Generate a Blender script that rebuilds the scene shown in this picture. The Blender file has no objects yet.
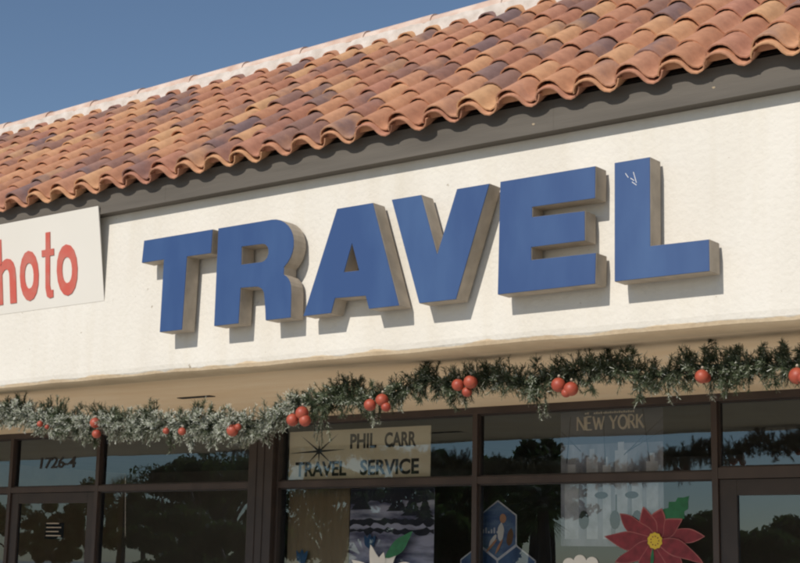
import bpy, bmesh, math, random
from mathutils import Vector, Matrix
random.seed(11)
PI = math.pi
sc = bpy.context.scene
col = sc.collection

# ------------------------------------------------------------------ camera
cam_d = bpy.data.cameras.new('camera'); cam = bpy.data.objects.new('camera', cam_d)
col.objects.link(cam); sc.camera = cam
F = 1499.03
RR = [[0.792981, 0.6089, 0.020549], [0.09776, -0.160462, 0.982189], [-0.601352, 0.776848, 0.18677]]
CAM = Vector((0.0, -8.0, 1.6))
r_, u_, f_ = (Vector(v) for v in RR)
m3 = Matrix((r_, u_, -f_)).transposed()
cam.matrix_world = Matrix.Translation(CAM) @ m3.to_4x4()
cam_d.sensor_width = 36; cam_d.lens = F / 800 * 36
cam_d.clip_start = 0.05; cam_d.clip_end = 3000

def at(px, py, Y):
    """world point on the plane y = Y seen at a photo pixel (used to take measurements off the photograph)"""
    d = r_ * ((px - 400) / F) - u_ * ((py - 281.5) / F) + f_
    return CAM + d * ((Y - CAM.y) / d.y)

# ------------------------------------------------------------------ sky and sun
SUN_EL, SUN_AZ = 35.0, 3.0      # sun stands in front of the facade; azimuth offset to the left (towards -x)
w = bpy.data.worlds.new('World'); sc.world = w; w.use_nodes = True
nt = w.node_tree; nt.nodes.clear()
sky = nt.nodes.new('ShaderNodeTexSky'); sky.sky_type = 'NISHITA'; sky.sun_disc = False
sdir = Vector((-math.sin(math.radians(SUN_AZ)) * math.cos(math.radians(SUN_EL)),
               -math.cos(math.radians(SUN_AZ)) * math.cos(math.radians(SUN_EL)),
               math.sin(math.radians(SUN_EL))))      # towards the sun
sky.sun_elevation = math.radians(SUN_EL)
sky.sun_rotation = math.atan2(sdir.x, sdir.y)
sky.air_density = 0.95; sky.dust_density = 0.3; sky.ozone_density = 2.2
bg = nt.nodes.new('ShaderNodeBackground'); bg.inputs[1].default_value = 0.080
wo = nt.nodes.new('ShaderNodeOutputWorld')
nt.links.new(sky.outputs[0], bg.inputs[0]); nt.links.new(bg.outputs[0], wo.inputs[0])
sun_d = bpy.data.lights.new('sun', 'SUN'); sun = bpy.data.objects.new('sun', sun_d); col.objects.link(sun)
sun_d.energy = 3.35; sun_d.angle = math.radians(0.6); sun_d.color = (1.0, 0.945, 0.86)
sun.rotation_euler = sdir.to_track_quat('Z', 'Y').to_euler(); sun.location = (0, -20, 20)

sc.render.engine = 'CYCLES'
vs = sc.view_settings
vs.view_transform = 'Standard'; vs.look = 'None'; vs.exposure = 0.12; vs.gamma = 1.0; vs.use_curve_mapping = False
sc.cycles.max_bounces = 8; sc.cycles.transparent_max_bounces = 12; sc.cycles.filter_width = 2.2

# ------------------------------------------------------------------ materials
def s2l(c): return tuple(((v / 255 + .055) / 1.055) ** 2.4 if v / 255 > .04045 else v / 255 / 12.92 for v in c)

def mat(name, base, rough=0.7, var=None, scale=6.0, bump=0.0, bscale=40.0, stretch=None, metallic=0.0, spec=0.5, fac=(0.35, 0.65), detail=6):
    m = bpy.data.materials.new(name); m.use_nodes = True
    n = m.node_tree; b = n.nodes['Principled BSDF']
    b.inputs['Base Color'].default_value = (*base, 1); b.inputs['Roughness'].default_value = rough
    b.inputs['Metallic'].default_value = metallic; b.inputs['Specular IOR Level'].default_value = spec
    tc = n.nodes.new('ShaderNodeTexCoord'); mp = n.nodes.new('ShaderNodeMapping')
    n.links.new(tc.outputs['Object'], mp.inputs[0])
    if stretch: mp.inputs['Scale'].default_value = stretch
    if var:
        t = n.nodes.new('ShaderNodeTexNoise'); t.inputs['Scale'].default_value = scale; t.inputs['Detail'].default_value = detail
        n.links.new(mp.outputs[0], t.inputs['Vector'])
        cr = n.nodes.new('ShaderNodeValToRGB')
        cr.color_ramp.elements[0].position = fac[0]; cr.color_ramp.elements[0].color = (*base, 1)
        cr.color_ramp.elements[1].position = fac[1]; cr.color_ramp.elements[1].color = (*var, 1)
        n.links.new(t.outputs['Fac'], cr.inputs[0]); n.links.new(cr.outputs[0], b.inputs['Base Color'])
    if bump:
        t2 = n.nodes.new('ShaderNodeTexNoise'); t2.inputs['Scale'].default_value = bscale; t2.inputs['Detail'].default_value = 6
        n.links.new(mp.outputs[0], t2.inputs['Vector'])
        bp = n.nodes.new('ShaderNodeBump'); bp.inputs['Strength'].default_value = 1.0; bp.inputs['Distance'].default_value = bump
        n.links.new(t2.outputs['Fac'], bp.inputs['Height']); n.links.new(bp.outputs[0], b.inputs['Normal'])
    return m

M = {}
M['asphalt'] = mat('asphalt', (.44, .41, .36), .9, (.50, .47, .41), 1.5, .003, 60)
M['concrete'] = mat('concrete', (.60, .555, .48), .85, (.66, .61, .53), 2.0, .002, 50)
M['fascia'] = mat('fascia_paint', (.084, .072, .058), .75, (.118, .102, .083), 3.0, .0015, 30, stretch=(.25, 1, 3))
M['deck'] = mat('roof_deck', (.05, .045, .04), .9)
M['frame'] = mat('bronze_frame', (.040, .027, .024), .42, (.062, .044, .038), 3, .0006, 40, stretch=(1, 1, .3))
M['frame2'] = mat('bronze_frame_light', (.042, .030, .026), .45, (.03, .022, .02), 5)
M['blue'] = mat('blue_enamel', s2l((45, 72, 118)), .42, s2l((62, 90, 132)), 3.0, .0006, 14, stretch=(1, 1, .35), fac=(.42, .8))
M['return'] = mat('letter_return', (.43, .365, .29), .6, (.33, .28, .22), 9, .0008, 50)
M['board'] = mat('board_white', (.70, .663, .597), .7, (.685, .647, .578), 1.4, .0006, 20)
M['red'] = mat('faded_red_paint', s2l((194, 88, 74)), .6, s2l((190, 108, 94)), 8)
M['black'] = mat('black_vinyl', (.012, .011, .012), .5)
M['room'] = mat('room_wall', (.22, .20, .18), .9, (.25, .23, .2), 2)
M['roomfloor'] = mat('room_floor', (.12, .10, .085), .8)
M['signplastic'] = mat('cream_sign', s2l((246, 236, 212)), .6, s2l((238, 228, 202)), 2)
M['curtain'] = mat('tan_curtain', s2l((165, 148, 122)), .85, s2l((150, 134, 110)), 3, .002, 14, stretch=(1, 1, .1))
M['mortar'] = mat('white_mortar', (.50, .43, .37), .9, (.64, .57, .51), 9, .012, 16)
M['capt'] = mat('whitewashed_cap', (.52, .35, .27), .85, (.66, .53, .45), 5, .003, 30)
M['bark'] = mat('bark', (.07, .05, .035), .9, (.12, .09, .07), 8, .01, 20)
M['leafA'] = mat('leaf_dark', (.035, .06, .025), .6, (.055, .085, .035), 3)
M['leafB'] = mat('leaf_mid', (.05, .075, .03), .6, (.085, .11, .045), 3)
for k_ in ('leafA', 'leafB'):
    n_t = M[k_].node_tree; pb_ = n_t.nodes['Principled BSDF']; out_ = n_t.nodes['Material Output']
    tl = n_t.nodes.new('ShaderNodeBsdfTranslucent'); tl.inputs[0].default_value = (.10, .15, .04, 1); am = n_t.nodes.new('ShaderNodeMixShader'); am.inputs[0].default_value = .45
    n_t.links.new(pb_.outputs[0], am.inputs[1]); n_t.links.new(tl.outputs[0], am.inputs[2]); n_t.links.new(am.outputs[0], out_.inputs[0])
M['wire'] = mat('garland_wire', (.02, .035, .02), .6)
M['ball'] = mat('red_ball', s2l((176, 60, 44)), .4, s2l((160, 50, 38)), 20)
M['oball'] = mat('orange_ball', s2l((166, 78, 56)), .5, s2l((150, 62, 46)), 20)
def flat(name, c, rough=.6, v=.85, sc_=8): 
    a = s2l(c); return mat(name, a, rough, tuple(x * v for x in a), sc_)
M['yellow'] = flat('painted_yellow', (226, 196, 64)); M['green'] = flat('painted_green', (36, 112, 74), v=.7, sc_=14)
M['petal'] = flat('painted_petal', (138, 46, 58), v=.62, sc_=14); M['petaledge'] = flat('petal_edge', (172, 100, 100), v=.7)
M['white'] = flat('painted_white', (236, 232, 226), v=.94); M['pblue'] = flat('painted_blue', (58, 104, 150), v=.75, sc_=14)
M['skyblue'] = mat('poster_blue', s2l((84, 116, 160)), .5, s2l((50, 78, 122)), 7, stretch=(1, 1, .6)); M['deepblue'] = mat('poster_deep_blue', s2l((66, 92, 142)), .5, s2l((108, 134, 168)), 8, stretch=(.6, 1, 2.5))
M['pgrey'] = mat('poster_grey', s2l((132, 134, 148)), .5, s2l((196, 198, 210)), 3.4, stretch=(1.6, 1, .55), fac=(.36, .64), detail=9)
M['pskyband'] = flat('poster_sky_band', (96, 98, 112), v=.8, sc_=4); M['ptower'] = flat('poster_tower', (232, 234, 242), v=.7, sc_=9); M['pdark'] = flat('poster_dark', (60, 58, 70), v=.7)
M['plav'] = mat('poster_lavender', s2l((92, 92, 122)), .5, s2l((198, 198, 220)), 3.2, stretch=(.7, 1, 3.4), fac=(.38, .6), detail=9); M['pnight'] = flat('poster_night', (44, 44, 62), v=.7, sc_=5)
M['skin'] = flat('poster_skin', (205, 150, 118)); M['brownp'] = flat('poster_brown', (120, 84, 60))
M['ptext'] = flat('poster_lettering', (250, 236, 214), v=.97)

# white stucco: painted face, bare tan lip along the bottom where the paint ends in a ragged edge
def stucco_mat():
    m = bpy.data.materials.new('stucco'); m.use_nodes = True; n = m.node_tree; L = n.links.new
    b = n.nodes['Principled BSDF']; b.inputs['Roughness'].default_value = .85
    g = n.nodes.new('ShaderNodeNewGeometry'); sp = n.nodes.new('ShaderNodeSeparateXYZ'); L(g.outputs['Position'], sp.inputs[0])
    nz = n.nodes.new('ShaderNodeTexNoise'); nz.inputs['Scale'].default_value = 3.5; nz.inputs['Detail'].default_value = 7
    L(g.outputs['Position'], nz.inputs['Vector'])
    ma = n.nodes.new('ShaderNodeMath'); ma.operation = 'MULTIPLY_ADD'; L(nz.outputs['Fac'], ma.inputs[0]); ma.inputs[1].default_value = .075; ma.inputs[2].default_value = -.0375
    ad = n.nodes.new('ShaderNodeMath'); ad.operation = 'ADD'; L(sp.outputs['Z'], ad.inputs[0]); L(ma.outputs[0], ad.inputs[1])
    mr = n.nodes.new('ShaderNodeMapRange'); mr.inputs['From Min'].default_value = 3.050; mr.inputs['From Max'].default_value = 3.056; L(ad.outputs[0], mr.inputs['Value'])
    big = n.nodes.new('ShaderNodeTexNoise'); big.inputs['Scale'].default_value = 1.1; big.inputs['Detail'].default_value = 8; big.inputs['Roughness'].default_value = .6
    mp = n.nodes.new('ShaderNodeMapping'); mp.inputs['Scale'].default_value = (1.4, 1, .55); L(g.outputs['Position'], mp.inputs[0]); L(mp.outputs[0], big.inputs['Vector'])
    cr = n.nodes.new('ShaderNodeValToRGB'); cr.color_ramp.elements[0].position = .32; cr.color_ramp.elements[1].position = .62
    cr.color_ramp.elements[0].color = (.645, .60, .525, 1); cr.color_ramp.elements[1].color = (.705, .665, .595, 1); L(big.outputs['Fac'], cr.inputs[0])
    # small specks and chips in the paint
    vo = n.nodes.new('ShaderNodeTexNoise'); vo.inputs['Scale'].default_value = 22; vo.inputs['Detail'].default_value = 3; L(g.outputs['Position'], vo.inputs['Vector'])
    c2 = n.nodes.new('ShaderNodeValToRGB'); c2.color_ramp.elements[0].position = .255; c2.color_ramp.elements[1].position = .285
    c2.color_ramp.elements[0].color = (.55, .5, .43, 1); c2.color_ramp.elements[1].color = (1, 1, 1, 1); L(vo.outputs['Fac'], c2.inputs[0])
    mu = n.nodes.new('ShaderNodeMix'); mu.data_type = 'RGBA'; mu.blend_type = 'MULTIPLY'; mu.inputs['Factor'].default_value = 1
    sn = n.nodes.new('ShaderNodeTexNoise'); sn.inputs['Scale'].default_value = 1.6; sn.inputs['Detail'].default_value = 7
    ms = n.nodes.new('ShaderNodeMapping'); ms.inputs['Scale'].default_value = (4.5, 1, .35); L(g.outputs['Position'], ms.inputs[0]); L(ms.outputs[0], sn.inputs['Vector'])
    cs_ = n.nodes.new('ShaderNodeValToRGB'); cs_.color_ramp.elements[0].position = .3; cs_.color_ramp.elements[1].position = .5
    cs_.color_ramp.elements[0].color = (.965, .955, .935, 1); cs_.color_ramp.elements[1].color = (1, 1, 1, 1); L(sn.outputs['Fac'], cs_.inputs[0])
    m0 = n.nodes.new('ShaderNodeMix'); m0.data_type = 'RGBA'; m0.blend_type = 'MULTIPLY'; m0.inputs['Factor'].default_value = 1
    L(cr.outputs[0], m0.inputs['A']); L(cs_.outputs[0], m0.inputs['B'])
    L(m0.outputs['Result'], mu.inputs['A']); L(c2.outputs[0], mu.inputs['B'])
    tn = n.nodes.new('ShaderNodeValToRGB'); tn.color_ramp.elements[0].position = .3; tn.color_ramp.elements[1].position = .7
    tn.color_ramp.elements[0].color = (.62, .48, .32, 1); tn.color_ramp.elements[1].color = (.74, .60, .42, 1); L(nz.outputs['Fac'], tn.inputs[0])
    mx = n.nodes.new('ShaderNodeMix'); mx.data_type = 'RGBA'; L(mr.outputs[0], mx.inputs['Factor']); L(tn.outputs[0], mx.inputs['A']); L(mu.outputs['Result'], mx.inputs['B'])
    L(mx.outputs['Result'], b.inputs['Base Color'])
    fi = n.nodes.new('ShaderNodeTexNoise'); fi.inputs['Scale'].default_value = 26; fi.inputs['Detail'].default_value = 8; L(g.outputs['Position'], fi.inputs['Vector'])
    bp = n.nodes.new('ShaderNodeBump'); bp.inputs['Distance'].default_value = .006; L(fi.outputs['Fac'], bp.inputs['Height']); L(bp.outputs[0], b.inputs['Normal'])
    return m
M['stucco'] = stucco_mat()
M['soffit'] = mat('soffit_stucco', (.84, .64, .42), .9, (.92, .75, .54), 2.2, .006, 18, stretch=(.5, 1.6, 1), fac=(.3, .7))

def tile_mat():
    m = bpy.data.materials.new('clay_tile'); m.use_nodes = True; n = m.node_tree; L = n.links.new
    b = n.nodes['Principled BSDF']; b.inputs['Roughness'].default_value = .78; b.inputs['Specular IOR Level'].default_value = .3
    a = n.nodes.new('ShaderNodeAttribute'); a.attribute_name = 'tint'
    g = n.nodes.new('ShaderNodeTexCoord')
    t = n.nodes.new('ShaderNodeTexNoise'); t.inputs['Scale'].default_value = 3.2; t.inputs['Detail'].default_value = 5; L(g.outputs['Object'], t.inputs['Vector'])
    sp = n.nodes.new('ShaderNodeSeparateColor'); L(a.outputs['Color'], sp.inputs[0])
    # clay colour per tile
    cr = n.nodes.new('ShaderNodeValToRGB'); e = cr.color_ramp.elements; e[0].position = 0; e[0].color = (*s2l((176, 122, 98)), 1)
    e[1].position = 1; e[1].color = (*s2l((208, 162, 120)), 1)
    for p, c in ((.3, (200, 146, 110)), (.55, (184, 130, 108)), (.8, (208, 156, 118))):
        q = e.new(p); q.color = (*s2l(c), 1)
    L(sp.outputs['Red'], cr.inputs[0])
    # kiln flashing: purple-grey bloom on some tiles, uneven along each one
    ad = n.nodes.new('ShaderNodeMath'); ad.operation = 'MULTIPLY_ADD'; L(t.outputs['Fac'], ad.inputs[0]); ad.inputs[1].default_value = .9; ad.inputs[2].default_value = -.45
    s2 = n.nodes.new('ShaderNodeMath'); s2.operation = 'ADD'; L(sp.outputs['Green'], s2.inputs[0]); L(ad.outputs[0], s2.inputs[1])
    mr = n.nodes.new('ShaderNodeMapRange'); mr.inputs['From Min'].default_value = .57; mr.inputs['From Max'].default_value = .90; mr.inputs['To Max'].default_value = .9; L(s2.outputs[0], mr.inputs['Value'])
    c2 = n.nodes.new('ShaderNodeValToRGB'); c2.color_ramp.elements[0].color = (*s2l((146, 110, 98)), 1); c2.color_ramp.elements[1].color = (*s2l((120, 104, 106)), 1)
    L(sp.outputs['Blue'], c2.inputs[0])
    mx = n.nodes.new('ShaderNodeMix'); mx.data_type = 'RGBA'; L(mr.outputs[0], mx.inputs['Factor']); L(cr.outputs[0], mx.inputs['A']); L(c2.outputs[0], mx.inputs['B'])
    t3 = n.nodes.new('ShaderNodeTexNoise'); t3.inputs['Scale'].default_value = 14; t3.inputs['Detail'].default_value = 8; L(g.outputs['Object'], t3.inputs['Vector'])
    c3 = n.nodes.new('ShaderNodeValToRGB'); c3.color_ramp.elements[0].position = .3; c3.color_ramp.elements[0].color = (.78, .76, .76, 1); c3.color_ramp.elements[1].position = .7; c3.color_ramp.elements[1].color = (1, 1, 1, 1)
    L(t3.outputs['Fac'], c3.inputs[0])
    mu = n.nodes.new('ShaderNodeMix'); mu.data_type = 'RGBA'; mu.blend_type = 'MULTIPLY'; mu.inputs['Factor'].default_value = 1
    L(mx.outputs['Result'], mu.inputs['A']); L(c3.outputs[0], mu.inputs['B']); L(mu.outputs['Result'], b.inputs['Base Color'])
    t4 = n.nodes.new('ShaderNodeTexNoise'); t4.inputs['Scale'].default_value = 60; t4.inputs['Detail'].default_value = 4; L(g.outputs['Object'], t4.inputs['Vector'])
    bp = n.nodes.new('ShaderNodeBump'); bp.inputs['Distance'].default_value = .002; L(t4.outputs['Fac'], bp.inputs['Height']); L(bp.outputs[0], b.inputs['Normal'])
    return m
M['tile'] = tile_mat()

def glass_mat():
    m = bpy.data.materials.new('tinted_glass'); m.use_nodes = True; n = m.node_tree; n.nodes.clear(); L = n.links.new
    o = n.nodes.new('ShaderNodeOutputMaterial'); mx = n.nodes.new('ShaderNodeMixShader')
    tr = n.nodes.new('ShaderNodeBsdfTransparent'); tr.inputs[0].default_value = (.96, .95, .93, 1)
    gl = n.nodes.new('ShaderNodeBsdfGlossy'); gl.inputs['Roughness'].default_value = .0; gl.inputs['Color'].default_value = (.62, .78, .93, 1)
    fr = n.nodes.new('ShaderNodeFresnel'); fr.inputs[0].default_value = 1.5
    mr = n.nodes.new('ShaderNodeMapRange'); mr.inputs['To Min'].default_value = .10; mr.inputs['To Max'].default_value = 1.0
    L(fr.outputs[0], mr.inputs['Value']); L(mr.outputs[0], mx.inputs[0]); L(tr.outputs[0], mx.inputs[1]); L(gl.outputs[0], mx.inputs[2]); L(mx.outputs[0], o.inputs[0])
    tc = n.nodes.new('ShaderNodeTexCoord'); t = n.nodes.new('ShaderNodeTexNoise'); t.inputs['Scale'].default_value = .9; t.inputs['Detail'].default_value = 1
    bp = n.nodes.new('ShaderNodeBump'); bp.inputs['Distance'].default_value = .0015
    L(tc.outputs['Object'], t.inputs['Vector']); L(t.outputs['Fac'], bp.inputs['Height']); L(bp.outputs[0], gl.inputs['Normal'])
    return m
M['glass'] = glass_mat()

def needle_mat():
    m = bpy.data.materials.new('garland_needles'); m.use_nodes = True; n = m.node_tree; L = n.links.new
    b = n.nodes['Principled BSDF']; b.inputs['Roughness'].default_value = .55
    a = n.nodes.new('ShaderNodeAttribute'); a.attribute_name = 'tint'
    cr = n.nodes.new('ShaderNodeValToRGB'); e = cr.color_ramp.elements
    e[0].color = (.02, .03, .012, 1); e[1].color = (.74, .74, .68, 1); q = e.new(.5); q.color = (.055, .075, .032, 1); q = e.new(.72); q.color = (.27, .29, .20, 1)
    L(a.outputs['Fac'], cr.inputs[0]); L(cr.outputs[0], b.inputs['Base Color'])
    return m
M['needle'] = needle_mat()

# ------------------------------------------------------------------ mesh helpers
def tag(o, label=None, cat=None, group=None, kind=None):
    if label: o['label'] = label
    if cat: o['category'] = cat
    if group: o['group'] = group
    if kind: o['kind'] = kind
    return o
def empty(name, loc=(0, 0, 0)):
    o = bpy.data.objects.new(name, None); col.objects.link(o); o.location = loc; o.empty_display_size = .2
    return o
class MB:
    def __init__(s): s.v = []; s.f = []; s.t = []
    def add(s, vs_, fs_, tint=None):
        k = len(s.v); s.v += [tuple(v) for v in vs_]; s.f += [tuple(i + k for i in f) for f in fs_]
        s.t += [tint or (0, 0, 0, 1)] * len(vs_)
    def box(s, x0, x1, y0, y1, z0, z1):
        s.add([(x0, y0, z0), (x1, y0, z0), (x1, y1, z0), (x0, y1, z0), (x0, y0, z1), (x1, y0, z1), (x1, y1, z1), (x0, y1, z1)],
              [(3, 2, 1, 0), (4, 5, 6, 7), (0, 1, 5, 4), (1, 2, 6, 5), (2, 3, 7, 6), (3, 0, 4, 7)])
    def tube(s, pts, rad, n=8, tint=None, caps=True):
        pts = [Vector(p) for p in pts]
        rs = rad if isinstance(rad, (list, tuple)) else [rad] * len(pts)
        vs_ = []; fs_ = []
        for i, p in enumerate(pts):
            d = (pts[min(i + 1, len(pts) - 1)] - pts[max(i - 1, 0)]).normalized()
            a = d.orthogonal().normalized() if i == 0 else (pa - d * pa.dot(d)).normalized()
            pa = a; b_ = d.cross(a)
            for k in range(n):
                q = 2 * PI * k / n; vs_.append(p + (a * math.cos(q) + b_ * math.sin(q)) * rs[i])
        for i in range(len(pts) - 1):
            for k in range(n):
                fs_.append((i * n + k, i * n + (k + 1) % n, (i + 1) * n + (k + 1) % n, (i + 1) * n + k))
        if caps:
            fs_.append(tuple(reversed(range(n)))); fs_.append(tuple(range((len(pts) - 1) * n, len(pts) * n)))
        s.add(vs_, fs_, tint)
    def prism(s, poly, y0, y1, holes=False):
        """poly: list of (x,z) counter-clockwise seen from the front (-y)"""
        n = len(poly)
        s.add([(x, y0, z) for x, z in poly] + [(x, y1, z) for x, z in poly],
              [tuple(range(n)), tuple(range(2 * n - 1, n - 1, -1))] + [(i, i + n, (i + 1) % n + n, (i + 1) % n) for i in range(n)])
    def build(s, name, m, parent=None, smooth=False, bevel=0, tint=False, mats=None, origin=None):
        me = bpy.data.meshes.new(name); 
        me.from_pydata(s.v, [], s.f); me.update()
        if tint:
            at_ = me.color_attributes.new('tint', 'FLOAT_COLOR', 'POINT')
            at_.data.foreach_set('color', [c for t in s.t for c in t])
        if smooth: me.polygons.foreach_set('use_smooth', [True] * len(me.polygons))
        me.materials.append(m)
        if mats:
            for x in mats: me.materials.append(x)
        o = bpy.data.objects.new(name, me); col.objects.link(o)
        if origin:
            me.transform(Matrix.Translation(-Vector(origin))); o.location = origin
        if parent: o.parent = parent
        if parent and origin: o.matrix_parent_inverse = Matrix.Identity(4)
        if bevel:
            b = o.modifiers.new('bevel', 'BEVEL'); b.width = bevel; b.segments = 2; b.limit_method = 'ANGLE'; b.angle_limit = .6
        return o
def ball(mb, c, r, seg=20, ring=12, sq=(1, 1, 1)):
    vs_ = []; fs_ = []
    for i in range(ring + 1):
        a = PI * i / ring
        for k in range(seg):
            q = 2 * PI * k / seg; vs_.append((c[0] + r * sq[0] * math.sin(a) * math.cos(q), c[1] + r * sq[1] * math.sin(a) * math.sin(q), c[2] + r * sq[2] * math.cos(a)))
    for i in range(ring):
        for k in range(seg): fs_.append((i * seg + k, (i + 1) * seg + k, (i + 1) * seg + (k + 1) % seg, i * seg + (k + 1) % seg))
    mb.add(vs_, fs_)
def text(name, s, m, x0, x1, z0, z1, y, parent=None, bold=0.0, thick=.002, shear=0.0):
    """flat lettering fitted to a box; becomes a mesh"""
    c = bpy.data.curves.new(name, 'FONT'); c.body = s; c.size = 1; c.offset = bold; c.extrude = thick; c.shear = shear; c.resolution_u = 4
    o = bpy.data.objects.new(name, c); col.objects.link(o)
    bpy.context.view_layer.update()
    dg = bpy.context.evaluated_depsgraph_get()
    me = bpy.data.meshes.new_from_object(o.evaluated_get(dg)); bpy.data.objects.remove(o)
    xs = [v.co.x for v in me.vertices]; ys = [v.co.y for v in me.vertices]
    ax, bx, ay, by = min(xs), max(xs), min(ys), max(ys)
    for v in me.vertices:
        px = x0 + (v.co.x - ax) / (bx - ax) * (x1 - x0); pz = z0 + (v.co.y - ay) / (by - ay) * (z1 - z0)
        v.co = (px, y - v.co.z, pz)
    me.materials.clear(); me.materials.append(m)
    o = bpy.data.objects.new(name, me); col.objects.link(o)
    if parent: o.parent = parent
    return o

X0, X1 = -19.0, 4.0            # ends of the building
ZS = 3.016                     # soffit height
YG = 3.04                      # storefront frame face
# ------------------------------------------------------------------ ground
g = MB(); g.add([(-900, -900, 0), (900, -900, 0), (900, 900, 0), (-900, 900, 0)], [(0, 1, 2, 3)])
tag(g.build('ground', M['asphalt']), kind='structure')
g = MB(); g.box(X0 - 2, X1 + 2, -1.2, 3.6, .002, .13)
tag(g.build('pavement', M['concrete'], bevel=.01), kind='structure')

# ------------------------------------------------------------------ building
B = empty('shop_building', (-7, 1.5, 0))
tag(B, 'white stucco strip mall shop front under a red clay tile roof', 'building')
B_inv = Matrix.Translation(B.location).inverted()
def part(mb, name, m, parent=None, **k):
    o = mb.build(name, m, parent or B, **k)
    if not parent: o.matrix_parent_inverse = B_inv
    return o

# sign band wall with a rounded, slightly wavy hand-trowelled lower edge
w_ = MB()
prof = [(.0, 4.62), (.0, 4.30), (.0, 3.9), (.0, 3.5), (.0, 3.2), (.0, 3.09), (.006, 3.055), (.022, 3.03), (.05, 3.019), (.10, ZS - .001), (.25, ZS + .0), (.25, 4.62)]
nx = 231; vs_ = []; fs_ = []
rnd = random.Random(5)
ph = [rnd.uniform(0, 6.28) for _ in range(6)]
for i in range(nx):
    x = X0 + (X1 - X0) * i / (nx - 1)
    wv = .004 * math.sin(x * 1.7 + ph[0]) + .003 * math.sin(x * 4.1 + ph[1]) + .002 * math.sin(x * 9.3 + ph[2])
    for (y, z) in prof:
        k = max(0, min(1, (3.2 - z) / .15)) if y < .2 else 0
        vs_.append((x, y + .5 * wv * k, z + wv * k))
np_ = len(prof)
for i in range(nx - 1):
    for k in range(np_ - 1): fs_.append((i * np_ + k, i * np_ + k + 1, (i + 1) * np_ + k + 1, (i + 1) * np_ + k))
w_.add(vs_, fs_)
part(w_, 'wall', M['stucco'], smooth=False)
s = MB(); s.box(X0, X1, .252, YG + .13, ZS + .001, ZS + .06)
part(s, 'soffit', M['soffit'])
# narrow dark slot in the soffit left of the middle
p = at(184, 396.5, .25); q = at(209, 396.5, .25)
c0 = at(196, 397, .3)
c0 = CAM + (c0 - CAM) * ((ZS - CAM.z) / (c0.z - CAM.z))
s = MB(); s.box(c0.x - .2, c0.x + .2, c0.y - .035, c0.y + .035, ZS - .006, ZS - .001)
part(s, 'soffit_slot', M['black'])

# fascia board in front of the top of the wall
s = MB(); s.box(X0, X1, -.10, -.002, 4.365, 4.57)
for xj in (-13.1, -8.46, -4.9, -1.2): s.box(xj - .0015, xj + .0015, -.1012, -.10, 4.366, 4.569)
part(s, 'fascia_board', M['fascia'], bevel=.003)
for xx, zz in ((-3.78, 4.445), (-5.05, 4.43)):
    s = MB(); s.prism([(xx + .011 * math.cos(k) * (1 + .3 * math.sin(3 * k)), zz + .007 * math.sin(k)) for k in (0, .9, 1.8, 2.6, 3.5, 4.4, 5.4)], -.1015, -.0995)
    part(s, 'paint_chip', M['curtain'])

# ------------------------------------------------------------------ tile roof
TH = math.atan(.70)
U = Vector((0, math.cos(TH), math.sin(TH))); N = Vector((0, -math.sin(TH), math.cos(TH)))
O = Vector((0, -.185, 4.535))
def P(x, s_, n_): return Vector((x, 0, 0)) + Vector((0, O.y, O.z)) + U * s_ + N * n_
roof = MB(); rt = random.Random(21)
def arc_tile(x, s0, ln, n0, n1, r0, r1, h0, h1, up, tint, th=.014, seg=10, yaw=0.0, tilt=0.0):
    """one barrel tile: lower end (s0) half width r0 and rise h0, upper end r1/h1; n0/n1 = level of its edge (cover) or belly (pan)"""
    vs_ = []; 
    stations = [0, .12, .5, 1]
    for t in stations:
        rr = r0 + (r1 - r0) * t; hh = h0 + (h1 - h0) * t; nn = n0 + (n1 - n0) * t
        for shell in (0, 1):
            for k in range(seg + 1):
                a = PI * k / seg
                ro = rr - (th if shell else 0); ho = hh - (th if shell else 0)
                cx = -math.cos(a) * ro; cz = math.sin(a) ** .85 * ho
                if not up: cz = hh - cz
                vs_.append(P(x + cx + yaw * t * ln, s0 + t * ln, nn + cz + tilt * cx))
    m_ = seg + 1; fs_ = []
    for j in range(len(stations) - 1):
        a0 = j * 2 * m_; b0 = (j + 1) * 2 * m_
        for k in range(seg):
            f1 = (a0 + k, a0 + k + 1, b0 + k + 1, b0 + k); f2 = (a0 + m_ + k + 1, a0 + m_ + k, b0 + m_ + k, b0 + m_ + k + 1)
            fs_ += [f1, f2]
        fs_.append((a0, b0, b0 + m_, a0 + m_)); fs_.append((a0 + seg, a0 + m_ + seg, b0 + m_ + seg, b0 + seg))
    for k in range(seg): fs_.append((k, m_ + k, m_ + k + 1, k + 1))
    e0 = (len(stations) - 1) * 2 * m_
    for k in range(seg): fs_.append((e0 + k, e0 + k + 1, e0 + m_ + k + 1, e0 + m_ + k))
    roof.add(vs_, fs_, tint)
PROF = [(-.103, .028), (-.096, .058), (-.076, .088), (-.042, .107), (-.004, .113), (.034, .107), (.064, .088), (.086, .058), (.103, .026), (.122, .006), (.152, -.004), (.184, .006), (.207, .026), (.220, .050), (.226, .066)]
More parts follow.
